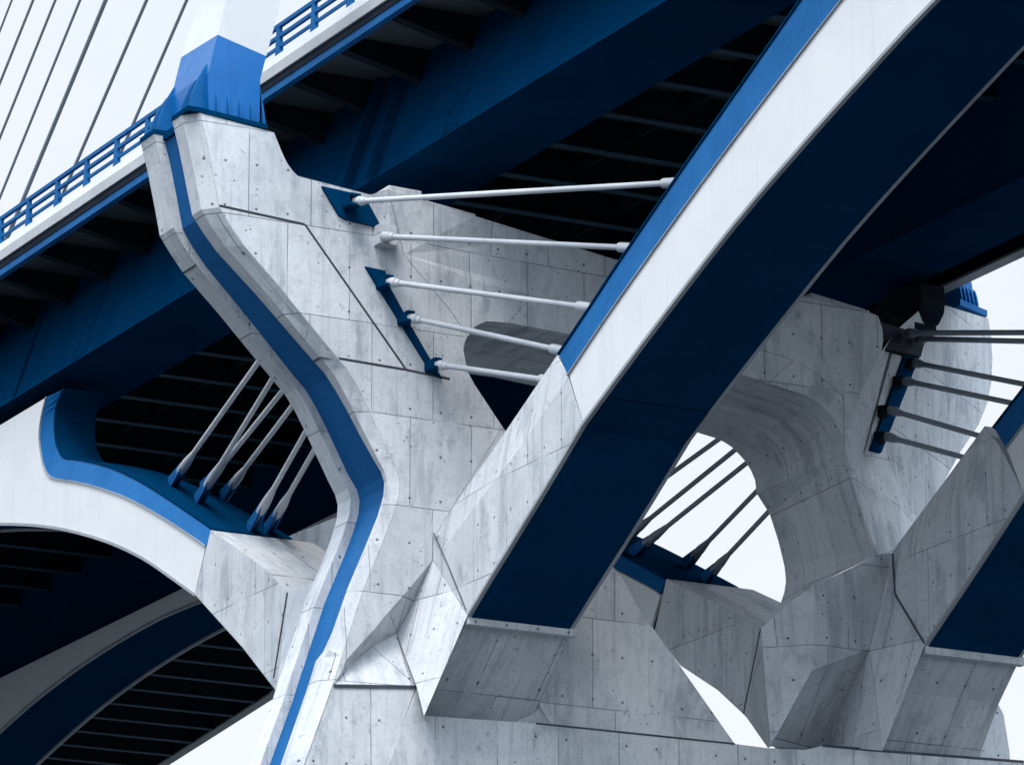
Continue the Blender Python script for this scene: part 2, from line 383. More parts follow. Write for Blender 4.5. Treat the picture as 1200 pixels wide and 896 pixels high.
# ---- springing blocks
def block(name, loops, v0, wdt, extra_front=None):
    mb = M1(); mb.loft([[p, q, q+V3(0, wdt, 0), p+V3(0, wdt, 0)] for p, q in loops]); return mb.build(name, CON, pier)
def vp(x, y, v=0.0): return P(x, y, v=v)
# near right: chamfered section
def rblock(v0, sec, wdt=4.62):
    loops = []
    for (t, c, b) in sec:
        T_, C_, B_ = vp(*t, v0+.42), vp(*c, v0), vp(*b, v0)
        loops.append([T_, C_, B_, B_+V3(0, wdt, 0), C_+V3(0, wdt, 0), V3(T_.x, v0+wdt-.42, T_.z)])
    M1().loft(loops).build('springing_block', CON, pier)
rblock(0, [((653,416),(667,440),(683.5,496)), ((588,512),(605,530),(620,601)), ((512,622),(524,636),(547.5,721)), ((470,700),(480,718),(522,778)), ((430,770),(450,790),(495,838))])
rblock(20.6, [((1154,499),(1171,521),(1201,578)), ((1105,566),(1120,590),(1147,659)), ((1050,640),(1062,655),(1083.5,756)), ((1015,700),(1030,720),(1058,811)), ((980,760),(1000,790),(1033,880))], 4.6)
def lblock(v0, sec, wdt, end=None):
    loops = [[vp(*t, v0), vp(*b, v0), vp(*b, v0)+V3(0, wdt, 0), vp(*t, v0)+V3(0, wdt, 0)] for t, b in sec]
    if end:
        t, b = P(*end[0], u=U0-.15), P(*end[1], u=U0-.15)
        loops.append([t, b, V3(b.x, v0+wdt, b.z), V3(t.x, v0+wdt, t.z)])
    M1().loft(loops).build('springing_block', CON, pier)
lblock(0, [((247,621),(228,696)), ((279,643),(256,727)), ((311,667),(284,758)), ((338,694),(325,811))], 4.9, ((374,678),(321,831)))
lblock(20.6, [((781,678),(767,739)), ((815,694),(797,779)), ((853,714),(841,808)), ((893,737),(872,837)), ((930,757),(912,880))], 4.4)
# haunch on the back of the near leg
M1().prism([P(338,628,v=7), P(398,604,v=7), P(410,660,v=7), P(360,660,v=7)], (0, 2, 0)).build('haunch', CON, pier)

for x, y, v0 in ((547.5,721,0), (1083.5,756,20.6)):
    c = P(x, y, v=v0)
    M1().box((c.x-.30, v0+.01, c.z-.34), (c.x+.06, v0+4.75, c.z+.02)).build('lip', CON, pier)
# ---- joint seals (real strips of sealant in the construction joints)
def seal(pts, w=.07):
    mb = M1()
    for a, b in zip(pts, pts[1:]):
        d = (b-a).normalized(); view = (CAM-a).normalized(); s_ = d.cross(view).normalized()*w*.5
        mb.obox((a+b)/2, (b-a)/2, s_, view*.02)
    mb.build('joint_seal', SEAL, pier)
seal(pz([(257,241),(357,263),(475,432)]), .10)
seal([at(7, -1.0, -RE), at(7, -.42, -RE), P(398,420,u=0), P(475,433,u=0), P(527,444,u=0)], .10)
seal([P(391,803,u=.05), P(489,804.5,u=.3)], .13)
seal(pz([(628,847),(861,871)], .3), .08)
seal(pz([(964,873),(1031,879),(1200,892)], .3), .11)
seal([P(508,624,v=-.01), P(525,662,v=-.02), P(546,714,v=-.02)], .05)
seal([P(337,694,v=-.01), P(321,794,v=-.01)], .09)
seal([P(1046,648,v=20.58), P(1049,696,v=20.58), P(1083,753,v=20.56)], .09)
seal([P(892,737,v=20.58), P(872,836,v=20.58)], .12)
seal([at(5, U0+.02, -RE-.01), at(5, U1[5], -RE-.01)], .08)
seal([at(23, U0+.02, -RE-.01), at(23, U1[23], -RE-.01)], .08)

# ---- anchor plates in the pier face
def plate(pts, name='anchor_plate', d=.12, brackets=()):
    mb = M1(); mb.prism([p+V3(d, 0, 0) for p in pts], (-d-.05, 0, 0))
    for c, w, h in brackets:
        c = Vector(c)
        mb.box((c.x-.1, c.y-w, c.z-h-.05), (c.x+.75, c.y+w, c.z-h+.05)); mb.box((c.x-.1, c.y-w, c.z+h-.05), (c.x+.75, c.y+w, c.z+h+.05))
        mb.box((c.x-.1, c.y-w-.04, c.z-h), (c.x+.62, c.y-w+.04, c.z+h))
    return mb.build(name, NAVY, pier)  # recess shade painted in: plates darker than the other blue steel
RL = [P(416,236,u=.55), P(449,277,u=.55), P(455,330,u=.6), P(480,372,u=.6), P(512,427,u=.6)]
plate(pz([(376,219),(412,227),(430,238),(446,268),(404,258),(396,253)]), brackets=[(V3(.1, RL[0].y-.1, RL[0].z), .22, .2)])
plate(pz([(427,313),(450,318),(454,334),(477,377),(500,417),(517,444),(505,438)]), brackets=[(V3(.1, p.y-.05, p.z), .16, .17) for p in RL[2:]])
bs = M1(); c = P(450,279,u=0); bs.box((-.3, c.y-.45, c.z-.4), (.5, c.y+.35, c.z+.4)); bs.build('anchor_boss', CON, pier)
# far wing: recess line, plate and brackets
W0, W1_, W2_ = WA, WB, WC
def wl(x, y, l=.05): return on_plane(x, y, W0, W1_, W2_, l)
mb = M1(); mb.prism([wl(1049,388), wl(1053,388), wl(1013,531), wl(1009,531)], (-.6, 0, 0)); mb.build('joint_seal', SEAL, pier)
mb = M1(); mb.prism([wl(1065,405,.15), wl(1081,410,.15), wl(1033,530,.15), wl(1021,527,.15)], (-.9, 0, 0))
QL = [wl(1064,390,.5), wl(1076,397,.5), wl(1072,425,.5), wl(1060,446,.5), wl(1042,480,.5), wl(1038,511,.5)]
mb.build('anchor_plate', NAVY, pier)
mb = M1(); mb.prism([wl(1031,377,.3), wl(1086,393,.3), wl(1079,418,.3), wl(1036,408,.3)], (-1.5, 0, 0))
mb.build('anchor_bracket', DARK, pier)
for q in QL[2:]:
    M1().loft([[q+V3(-.9, y, z) for y, z in ((-.55, -.3), (.1, -.3), (.1, .3), (-.55, .3))], [q+V3(.15, y, z) for y, z in ((-.2, -.16), (.1, -.16), (.1, .16), (-.2, .16))]]).build('anchor_bracket', DARK, pier)

# ================================================================== ARCHES
arch_low_l = [P(x, y, v=0) for x, y in [(228,696),(256,727)]][:1]
low = [(p.x, p.z) for p in [P(x, y, v=0) for x, y in [(228,696),(199,675),(168,654),(134,637.5),(100,626),(65,618),(34,614.5),(0,613.5)]]]
low += [(-50,60.75-.0),(-56,61.8),(-62,62.5),(-68,62.9),(-73,63.05)]
wtop = [(p.x, p.z) for p in [P(x, y, v=0) for x, y in [(241,640),(231,632),(196,609),(163,590),(139,579),(109,569),(87,564),(70,561.5),(59,558),(53,548),(50,538),(47,514),(49,490),(55,465)]]]
bin_ = [(p.x, p.z) for p in [P(x, y, v=.42) for x, y in [(249,619),(240,612.5),(207,590),(178,571),(155,558),(129,546.5),(104,540),(87,537),(76,535.5),(71,529),(67,518),(65,500),(67,477),(76,455)]]]
def smooth(l, n=4):
    o = []
    for i in range(len(l)-1):
        p0, p1, p2, p3 = l[max(i-1, 0)], l[i], l[i+1], l[min(i+2, len(l)-1)]
        for k_ in range(n):
            t_ = k_/n
            o.append(tuple(.5*(2*b_+(c_-a_)*t_+(2*a_-5*b_+4*c_-d_)*t_*t_+(3*b_-a_-3*c_+d_)*t_**3) for a_, b_, c_, d_ in zip(p0, p1, p2, p3)))
    return o+[tuple(l[-1])]
B8 = list(bin_[:8])
low, wtop, bin_ = smooth(low), smooth(wtop, 3), smooth(bin_, 3)
AX = -73.0
def mirror(l, ax): return [(2*ax-u, z) for u, z in reversed(l)]

def arch(label, v0, low, wtop, bin_, ztop, apex, wfun, full=True, name='arch_rib', pre=()):
    root = thing(name, label, 'arch', (low[0][0], v0+2, low[0][1]), 'steel arch ribs of the bridge')
    if full:
        lo_all = low + mirror(low, apex)[1:]
        web = [V3(u, v0, z) for u, z in lo_all] + [V3(u, v0, z) for u, z in reversed(mirror(wtop, apex))] + [V3(u, v0, z) for u, z in reversed(wtop)]
    else:
        lo_all = low
        web = [V3(u, v0, z) for u, z in low] + [V3(low[-1][0], v0, ztop)] + [V3(u, v0, z) for u, z in reversed(wtop)]
    M1().prism(web, (0, .12, 0)).build('web_panel', WHITE, root)
    wmin = min(wfun(u) for u, z in lo_all)
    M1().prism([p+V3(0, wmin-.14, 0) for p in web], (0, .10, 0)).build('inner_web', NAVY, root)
    sets = [(wtop, bin_)] + ([(mirror(wtop, apex), mirror(bin_, apex))] if full else [])
    for wt, bi in sets:
        A = [V3(u, v0-.02, z) for u, z in wt]; B = [V3(u, v0+.42, z) for u, z in bi]
        M1().strip(A, B, (0, .05, 0)).build('edge_flange', BLUE, root)
        C_ = [V3(u, v0+.42, z) for u, z in bi]; D_ = [V3(u, v0+wfun(u), z) for u, z in bi]
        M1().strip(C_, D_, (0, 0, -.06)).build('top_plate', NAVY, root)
        mbl = M1()
        for p, q in zip(C_, C_[1:]): mbl.obox((p+q)/2+V3(0, -.03, 0), (q-p)/2*1.02, V3(0, .05, 0), (q-p).cross(V3(0, 1, 0)).normalized()*.04)
        mbl.build('edge_lip', NAVY, root)
        # thin bright lip along the paint break
        mbl = M1()
        for p, q in zip(A, A[1:]): mbl.obox((p+q)/2+V3(0, -.02, 0), (q-p)/2*1.02, V3(0, .04, 0), (q-p).cross(V3(0, 1, 0)).normalized()*.025)
        mbl.build('edge_lip', GREY, root)
    lo_all = list(pre)+lo_all
    dz_ = -.11 if pre else .04
    A = [V3(u, v0+.16, z+dz_) for u, z in lo_all]; B = [V3(u, v0+wfun(u)-.16, z+dz_) for u, z in lo_all]
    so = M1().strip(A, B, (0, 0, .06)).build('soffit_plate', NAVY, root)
    for off in (0.0, None):
        A = [V3(u, v0-.03 if off == 0.0 else v0+wfun(u)-.15, z-.08) for u, z in lo_all]
        B = [p+V3(0, .18, 0) for p in A]
        M1().strip(A, B, (0, 0, .14)).build('flange_edge', GREY, root)
    return root
wl_fun = lambda u: interp(u, [(-125, 4.2), (-106, 2.4), (-39, 2.4), (-21, 4.3)])
arch('white steel arch rib at lower left, with a blue edge band and curved corner', 0, low, wtop, bin_, 64.6, AX, wl_fun)
def fmap(l, dz): return [(u+3.1*max(0, min(1, (u+65)/43)), z+dz*max(0, min(1, (u+65)/43))) for u, z in l]
arch('shaded grey arch rib seen beneath the white arch at lower left', 20.6, fmap(low, -.3), [(u, min(z, 64.05)) for u, z in fmap(wtop, -.5)], [(u, min(z, 64.05)) for u, z in fmap(bin_, -.6)], 64.0, AX, lambda u: 4.2 if u < -50 else 4.2)
# right arches
st = [((655,415),(666,440),(683,496)), ((693,358),(706,380),(727,436)), ((731,300),(745,324),(775,372)), ((800,199),(822,217),(862,260)), ((870,99),(900,113),(955,152)), ((939,0),(985,3),(1060,36))]
rb = [(p.x, p.z) for p in (P(*s_[0], v=.42) for s_ in st)]
rw = [(p.x, p.z) for p in (P(*s_[1], v=0) for s_ in st)]
rl = [(p.x, p.z) for p in (P(*s_[2], v=0) for s_ in st)]
uw = rw[-1]
rl, rw, rb = smooth(rl, 3), smooth(rw, 3), smooth(rb, 3)
ext_w = [(uw[0]+2.2, uw[1]+.75), (uw[0]+3.4, uw[1]+1.4), (uw[0]+3.9, uw[1]+2.4), (uw[0]+3.7, uw[1]+3.6), (uw[0]+3.0, 64.6)]
ub_ = rb[-1]
ext_b = [(ub_[0]+1.8, ub_[1]+.7), (ub_[0]+2.9, ub_[1]+1.2), (ub_[0]+3.2, ub_[1]+1.8), (ub_[0]+3.0, ub_[1]+2.6), (ub_[0]+2.3, 64.7)]
rl2 = rl + [(P(1190,-97,v=0).x, P(1190,-97,v=0).z), (47.5, 61.6), (53, 62.4), (59, 62.9), (64, 63.05)]
pre_ = [(p.x, p.z) for p in (P(x, y, v=0) for x, y in [(548,720),(575,675),(606,625),(640,569)])]
arch('big white and blue arch rib rising diagonally across the picture to upper right', 0, rl2, rw+ext_w, rb+ext_b, 64.6, 64, lambda u: 4.6, full=False, pre=pre_)
sh = lambda l: [(u-1.72, z+.12) for u, z in l]
arch('arch rib cut off by the right edge of the picture, springing from the far leg', 20.6, sh(rl2), sh(rw+ext_w), sh(rb+ext_b), 64.6, 62.3, lambda u: 4.6, full=False, pre=[(u-1.72+.5*(1-i_/4), z+.12) for i_, (u, z) in enumerate(pre_)])
# splice band with bolts on the big arch's soffit
big = [o for o in bpy.data.objects if o.name.startswith('arch_rib')][2]
spm = M1()
pa = V3(rl[0][0], 0, rl[0][1]); pb = V3(rl[3][0], 0, rl[3][1]); dd = (pb-pa).normalized(); nn = V3(dd.z, 0, -dd.x)
if nn.z > 0: nn = -nn
c0 = pa+dd*.1+V3(0, 0, -.16)
q = [c0+V3(0, .2, 0), c0+dd*1.7+V3(0, .2, 0), c0+dd*1.7+V3(0, 4.4, 0), c0+V3(0, 4.4, 0)]
spm.prism([p+nn*.0 for p in q], nn*.03)
for i in range(5):
    for j in range(17):
        if i == 2: continue
        spm.obox(c0+dd*(.2+.33*i)+V3(0, .35+.24*j, 0)+nn*.045, dd*.04, V3(0, .04, 0), nn*.025)
spm.build('splice_plate', NAVY, big)

# ================================================================== DECK
deck = thing('bridge_deck', 'dark blue steel bridge deck on box girders with a pale concrete edge', 'bridge deck', (-4, 14, 65.3))
FARZ = [(80,31,66.5),(-13,31,66.5),(-50,33.4,66.6),(-75,37.2,68.9),(-115,47.2,69.4),(-139,50.3,69.4),(-165,53.5,69.4),(-245,60,69.4)]
far = [(u, v) for u, v, z in FARZ]
def farv(u): return interp(u, sorted(far))
NU0, NU1 = -245, 80
# slab
sl_ = [V3(NU0, -2.45, 70.75), V3(NU1, -2.45, 70.75)] + [V3(u, v, 70.75) for u, v in far]
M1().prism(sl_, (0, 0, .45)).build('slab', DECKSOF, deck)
# concrete edge beam with a slight crease and separate cast lengths
mb = M1(); u = NU0
while u < NU1:
    a, b = u+.012, min(u+12.4, NU1)-.012
    sec = [(-2.70, 70.72), (-2.78, 71.12), (-2.70, 71.52), (-2.25, 71.52), (-2.25, 71.2), (-2.45, 71.2), (-2.45, 70.72)]
    mb.loft([[V3(a, y, z) for y, z in sec], [V3(b, y, z) for y, z in sec]]); u += 12.4
mb.build('edge_beam', PRECAST, deck)
M1().box((NU0, -2.62, 70.38), (NU1, -2.40, 70.715)).build('drip_edge', DARK, deck)
M1().box((NU0, -2.58, 70.05), (NU1, -2.28, 70.375)).build('edge_flange', BLUE, deck)
# far edge beam
def along(y0, y1, z0, z1, name, mat, pts=FARZ):
    M1().loft([[V3(u, v+y0, z+z0), V3(u, v+y1, z+z0), V3(u, v+y1, z1 if z1 > 5 else z+z1), V3(u, v+y0, z1 if z1 > 5 else z+z1)] for u, v, z in pts]).build(name, mat, deck)
along(-.30, 0, 0, 71.3, 'edge_beam', DARK)
along(-.55, .1, -.12, -.002, 'edge_flange', GREY)
# girders
LEAN = 1.7
def wv(z): return -.06+LEAN*(z-65.38)/(70.7-65.38)
def girder(v0, v1, zb, name='box_girder', lean=0.0):
    # near face (web) leans inward at the top, shaped to deepen the overhang's shade
    sec = [(v0, zb), (v1, zb), (v1, 70.7), (v0+lean, 70.7)]
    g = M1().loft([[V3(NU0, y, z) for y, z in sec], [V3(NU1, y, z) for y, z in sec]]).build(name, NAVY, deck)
    M1().box((NU0, v0-.16, zb-.05), (NU1, v1+.16, zb-.002)).build('bottom_flange', NAVY, g)
    return g
g1 = girder(-.06, 3.95, 65.38, lean=LEAN); g2 = girder(23.1, 27.1, 65.38)
def stiff(parent, u, v, w=.35, d=.22): M1().prism([V3(u-w/2, wv(65.4)-d, 65.4), V3(u-w/2, wv(65.4), 65.4), V3(u-w/2, wv(70.6), 70.6), V3(u-w/2, wv(70.6)-d, 70.6)], (w, 0, 0)).build('stiffener', NAVY, parent)
for x, y in ((409,190),(440,180),): stiff(g1, P(x, y, v=-.06).x, -.06, .12, .5)
for u in (-86, -64, -43.5, 21.5, 43): stiff(g1, u, -.06, .06, .16)
# bolted splices on the near girder
for x, y in ((525,140),(90,408)):
    c = P(x, y, v=-.06); mb = M1()
    mb.prism([V3(c.x-.75, wv(z)-o_, z) for z, o_ in ((65.6, .03), (69.2, .03), (69.2, .002), (65.6, .002))], (1.5, 0, 0))
    for i in (-.55, -.3, .3, .55):
        for j in range(15): z = 65.75+.24*j; mb.box((c.x+i-.04, wv(z)-.065, z-.04), (c.x+i+.04, wv(z)-.02, z+.04))
    mb.build('splice_plate', NAVY, g1)
# floor beams
pitch = 4.55; u = -240.35; n = 0
while u < NU1:
    fv = farv(u)-.6
    fb = M1(); sec = [(-2.25, 70.08), (1.3, 69.28), (1.35, 69.28), (fv, 69.28)]
    fb.loft([[V3(u-.10, y, z+.06), V3(u+.10, y, z+.06), V3(u+.10, y, 70.74), V3(u-.10, y, 70.74)] for y, z in sec])
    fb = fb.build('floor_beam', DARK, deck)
    for part, mt in ((sec[:2], DARK), (sec[2:], BEAM)):  # same flange: outboard painted dark as unlit, inboard lighter as sky-lit
        M1().loft([[V3(u-.26, y, z), V3(u+.26, y, z), V3(u+.26, y, z+.058), V3(u-.26, y, z+.058)] for y, z in part]).build('beam_flange', mt, fb)
    u += pitch
# stringers between the girders, drain pipe and hanging bracket at the far edge
for v in (9.0, 13.5, 18.0): M1().box((NU0, v-.09, 69.9), (NU1, v+.09, 70.74)).build('stringer', DARK, deck)
M1().tube(P(1022,379,v=29), P(1072,345,v=29), .22).build('drain_pipe', GREY, deck)
hb = [P(x, y, v=27.6) for x, y in [(1048,372),(1060,356),(1066,348),(1106,336),(1108,352),(1106,368),(1100,380),(1090,388),(1076,384),(1070,366),(1058,376)]]
M1().prism(hb, (0, -1.2, 0)).build('hanger_bracket', DARK, deck)
M1().prism([P(x, y, v=28.8) for x, y in [(1040,376),(1052,378),(1060,350),(1036,352)]], (0, -.6, 0)).build('hanger_bracket', DARK, deck)
mb = M1(); zb = P(1045,380,v=29).z
mb.obox((P(1036,378,u=-6)+P(1090,391,u=-6))/2, (P(1090,391,u=-6)-P(1036,378,u=-6))/2, (.5, 0, 0), (0, 0, .18)); mb.build('bearing_ledge', DARK, deck)

# guard rail along the near edge
rail_ = thing('guard_rail', 'blue metal guard rail along the near edge of the deck', 'guard rail', (-10, -2.55, 71.52))
for z, r in ((72.85, .085), (72.38, .075), (71.92, .06)):
    M1().box((NU0, -2.55-r, z-r), (NU1, -2.55+r, z+r)).build('rail', BLUE, rail_)
u0 = P(137,183,v=-2.55).x; du = 3.37
for i in range(-32, 26):
    u = u0+du*i
    p = M1(); p.loft([[V3(u-.20, -2.66, 71.52), V3(u+.20, -2.66, 71.52), V3(u+.20, -2.44, 71.52), V3(u-.20, -2.44, 71.52)],
                     [V3(u-.13, -2.62, 72.95), V3(u+.13, -2.62, 72.95), V3(u+.13, -2.48, 72.95), V3(u-.13, -2.48, 72.95)]])
    p.build('post', BLUE, rail_)

# ================================================================== PYLONS
def pylon(label, loc, secs, fins):
    r = thing('cable_pylon', label, 'pylon', loc, 'cable stay pylons')
    return r
py = pylon('tall white pylon with a blue flared base, standing on the near leg', (-2, -9, 65.4), None, None)
mid = [P(x, y, u=-.12) for x, y in [(245,131),(244,108),(244.5,84),(255,41),(265.5,0),(303,-150)]]
rgt = [P(x, y, u=-.12) for x, y in [(311,146),(306,122),(304.6,104),(312,66),(327,0),(362,-150)]]
lft = [-4.05, -3.85, -3.7, -3.6, -3.35, -2.7]
loops = []
for m_, r_, l_ in zip(mid, rgt, lft):
    z = (m_.z+ r_.z)/2 if False else m_.z
    # keep each ring level: slide the right corner to the ring's height along the inner face
    dz = (r_.z-m_.z) if len(loops) == 3 else 0.0
    dl = (P(203,74,v=m_.y).z-m_.z) if len(loops) == 3 else 0.0
    if len(loops) == 0: dz = -.36
    loops.append([V3(l_, m_.y, z+dl), V3(-.12, m_.y, z), V3(-.12, r_.y, z+dz), V3(l_, r_.y, z+dz+dl)])
M1().loft(loops[:4]).build('blue_base', GLOSS, py)
M1().loft([[p+V3(0, 0, .002) for p in loops[3]]]+loops[4:]).build('shaft', PYL, py)
zb_ = prof[0].z
M1().box((U0-.03, prof[0].y-RE-.03, zb_+.01), (U1[0]+.03, prof[0].y+.4, zb_+.2)).build('base_plate', NAVY, py)
pe = P(313,151,u=0)
ya, yb = prof[0].y-RE-.03, pe.y
def zp(y): return lerp(zb_+.01, pe.z-.03, max(0, min(1, (y-prof[0].y)/(yb-prof[0].y))))
M1().loft([[V3(U2[0]-.03, y, zp(y)), V3(.05, y, zp(y)), V3(.05, y, zp(y)+.19), V3(U2[0]-.03, y, zp(y)+.19)] for y in (ya, prof[0].y, yb)]).build('base_plate', NAVY, py)
M1().box((U1[0]+.082, prof[0].y-.15, zb_-.25), (U2[0]-.082, prof[0].y+.5, zb_+.05)).build('base_plate', NAVY, py)
def fin(parent, u, v0, dv, z0, h, t=.05, axis='v', mat=None):
    # pointed gusset standing on the base plate against a pylon face
    mb = M1()
    pr = [(0, 0), (dv, 0), (dv*.92, h*.25), (dv*.62, h*.62), (dv*.30, h*.88), (0, h)]
    if axis == 'v':
        mb.loft([[V3(u-t, v0+a, z0+b) for a, b in pr], [V3(u+t, v0+a, z0+b) for a, b in pr]])
    else:
        mb.loft([[V3(u+a, v0-t, z0+b) for a, b in pr], [V3(u+a, v0+t, z0+b) for a, b in pr]])
    mb.build('gusset', mat or BLUE, parent)
vm_ = loops[0][0].y
for u, h_, m_ in ((-4.40, 2.0, NAVY), (-3.62, 2.3, NAVY), (-1.38, 2.0, NAVY), (-.55, 2.3, NAVY)):
    fin(py, u, vm_+.40, -1.05, zb_+.2, h_, .035, mat=m_)  # navy core paints in the shadow between the gusset plates
    fin(py, u+.06, vm_+.40, -1.09, zb_+.2, h_+.05, .022)
    fin(py, u-.06, vm_+.40, -1.09, zb_+.2, h_+.05, .022)
for i in range(5):
    y = lerp(loops[0][1].y+.3, loops[0][2].y-.15, i/4); fin(py, -.13, y, .20, zp(y)+.18, .85, .025, 'u')
y2 = loops[0][2].y; mb = M1(); mb.loft([[V3(-.12+t, y2-.25, zp(y2)+.15), V3(-.12+t, y2+.06, zp(y2)+.15), V3(-.12+t, y2-.25, zb_+1.6)] for t in (-.06, 0)]); mb.build('gusset', BLUE, py)
# far pylon
pf = pylon('far pylon foot with blue fins, half hidden under the deck edge', (-13, 33, 66), None, None)
a, b = P(1109,357,u=-10.5), P(1153,371,u=-12)
zt = b.z
fp = [V3(-10.6, 31.6, zt+.35), V3(-12.05, 33.75, zt+.1), V3(-15.5, 33.75, zt+.1), V3(-15.5, 31.6, zt+.35)]
M1().loft([[V3(-10.3, 31.4, a.z+.02), V3(-11.95, 33.9, b.z+.02), V3(-16, 33.9, b.z+.02), V3(-16, 31.4, a.z+.02)],
           [V3(-10.3, 31.4, a.z+.3), V3(-11.95, 33.9, b.z+.3), V3(-16, 33.9, b.z+.3), V3(-16, 31.4, a.z+.3)]]).build('base_plate', BLUE, pf)
M1().loft([[V3(-10.9, 31.7, a.z+.3), V3(-12.2, 33.5, b.z+.3), V3(-15.6, 33.5, b.z+.3), V3(-15.6, 31.7, a.z+.3)],
           [V3(-10.9, 31.65, zt+3), V3(-12.2, 33.0, zt+3), V3(-15.4, 33.0, zt+3), V3(-15.4, 31.65, zt+3)]]).build('blue_base', BLUE, pf)
M1().loft([[V3(-10.9, 31.65, zt+3.002), V3(-12.2, 33.0, zt+3.002), V3(-15.4, 33.0, zt+3.002), V3(-15.4, 31.65, zt+3.002)],
           [V3(-11, 31.6, zt+14), V3(-12.2, 32.7, zt+14), V3(-15, 32.7, zt+14), V3(-15, 31.6, zt+14)]]).build('shaft', WHITE, pf)
for i in range(5):
    t = i/4.3; c = V3(lerp(-10.85, -12.1, t), lerp(31.75, 33.45, t), lerp(a.z, b.z, t)+.3)
    fin(pf, c.x-.12, c.y, .34, c.z, .95, .03, 'u')

# ================================================================== STAYS
STAY = [((14,0),(0,36),.06,'first'),((39,0),(0,97),.075,'second'),((65,0),(0,161),.075,'third'),((94,0),(0,231),.075,'fourth'),((124,0),(13,268),.115,'fifth and thickest'),((172,0),(72,231),.09,'sixth'),((219,0),(142,178),.085,'seventh, closest to the pylon')]
for a, b, r, w in STAY:
    r *= .88; p, q = P(*a, v=-2.0), P(*b, v=-2.0); d = (p-q).normalized()
    q2 = q+d*((71.35-q.z)/d.z); p2 = q+d*((118-q.z)/d.z)
    o = M1().tube(q2, p2, r).build('stay_cable', STEEL)
    tag(o, 'grey stay cable against the sky, %s from the left edge' % w, 'stay cable', 'stay cables at upper left')

# ================================================================== TIE RODS
def tie(label, p, q, r, rs, ls, group, mat=ROD, clev=None, both=True, bell=False, fl=1.0):
    """p = lower/anchored end, q = other end"""
    p, q = Vector(p), Vector(q); d = (q-p); L = d.length; d.normalize()
    root = thing('tie_rod', label, 'tie rod', tuple(p), group)
    M1().tube(p+d*.1, q, r).build('bar', mat, root, True)
    if bell:
        M1().tube(p+d*fl*.72, p+d*(fl*.72+ls), rs, None, 16, [(0, rs*.93), (.12, rs), (.5, rs*.95), (.8, rs*.72), (1, r*1.08)]).build('socket', mat, root, True)
    else:
        M1().tube(p, p+d*ls, rs, None, 16, [(0, rs*.96), (.05, rs), (.62, rs), (.66, rs*.8), (.95, rs*.78), (1, r)]).build('socket', mat, root, True)
    if both:
        M1().tube(q-d*ls*1.2, q, rs, None, 16, [(0, r), (.08, rs*.9), (.16, rs), (1, rs)]).build('socket', mat, root, True)
    if clev:
        side, mt = clev
        side = (Vector(side)-d*Vector(side).dot(d)).normalized(); n_ = d.cross(side)
        mb = M1()
        for s_ in (-1, 1):
            c = p+side*s_*rs*.55
            mb.loft([[c+n_*(-rs*1.5)-side*.05, c+n_*(rs*1.5)-side*.05, c+n_*(rs*1.5)+side*.05, c+n_*(-rs*1.5)+side*.05],
                     [c+d*fl+n_*(-rs*.7)-side*.05, c+d*fl+n_*(rs*.7)-side*.05, c+d*fl+n_*(rs*.7)+side*.05, c+d*fl+n_*(-rs*.7)+side*.05]])
        mb.tube(p+d*.5-side*rs*.9, p+d*.5+side*rs*.9, .09)
        mb.build('clevis', mt, root)
    return root
gr = 'tie rods from near leg to the big arch'
RE_ = [(793,214),(741,290.5),(693,360.5),(662,411.5),(648,446)]
nm = ['topmost white tie rod, slanting up from the near leg to the big arch', 'second white tie rod from top, held by a bare concrete boss on the near leg',
      'third white tie rod from top, at head of the long blue plate', 'fourth white tie rod from top, crossing above the dark portal opening', 'lowest white tie rod, ending behind the concrete springing of the big arch']
for l, e, t in zip(RL, RE_, nm):
    tie(t, l, P(*e, v=2.0), .112, .195, .62, gr)
# left rods, standing on the top plate of the left arch
def hit(x, y, prof_, v0):
    d = ray(x, y); best = None
    for (u1, z1), (u2, z2) in zip(prof_, prof_[1:]):
        n_ = V3(u2-u1, 0, z2-z1).cross(V3(0, 1, 0))
        if abs(d.dot(n_)) < 1e-9: continue
        p = CAM+d*((V3(u1, v0, z1)-CAM).dot(n_)/d.dot(n_))
        s_ = ((p.x-u1)*(u2-u1)+(p.z-z1)*(z2-z1))/((u2-u1)**2+(z2-z1)**2)
        if -.02 <= s_ <= 1.02 and -0.6 < p.y-v0 < 6: return p
    return None
gl = 'tie rods rising from the left arch to the near leg'
LR = [((201,567),(215.5,546),(298,430),(348,360),'leftmost tie rod on the left arch, standing alone on its blue clevis'),
      ((232,587),(246,560),(316,447),(366,367),'tie rod on the left arch in front of the pair that overlaps'),
      ((238,573),(256,545),(327,463),(378,400),'tie rod on the left arch behind the pair that overlaps'),
      ((262,582),(279,554),(337,480),(396,405),'middle tie rod on the left arch, with its foot near the far edge'),
      ((294,620),(306,590),(353,512),(402,428),'tie rod beside the left springing block, left one of the two close together'),
      ((314,622),(326,595),(363,531),(415,446),'rightmost tie rod on the left arch, next to the leg')]
b_ext = B8
b_ext = [(b_ext[0][0]+5, b_ext[0][1]-4)] + b_ext
for base_, sl0, m_, e, t in LR:
    p = hit(base_[0], base_[1], b_ext, 0)
    if p is None: p = P(*base_, v=2.5); print('no hit', base_)
    tie(t, p, P(*e, u=U0+.3), .11, .21, 2.8, gl, clev=((0, 1, 0), BLUE), both=False, bell=True, fl=3.0)
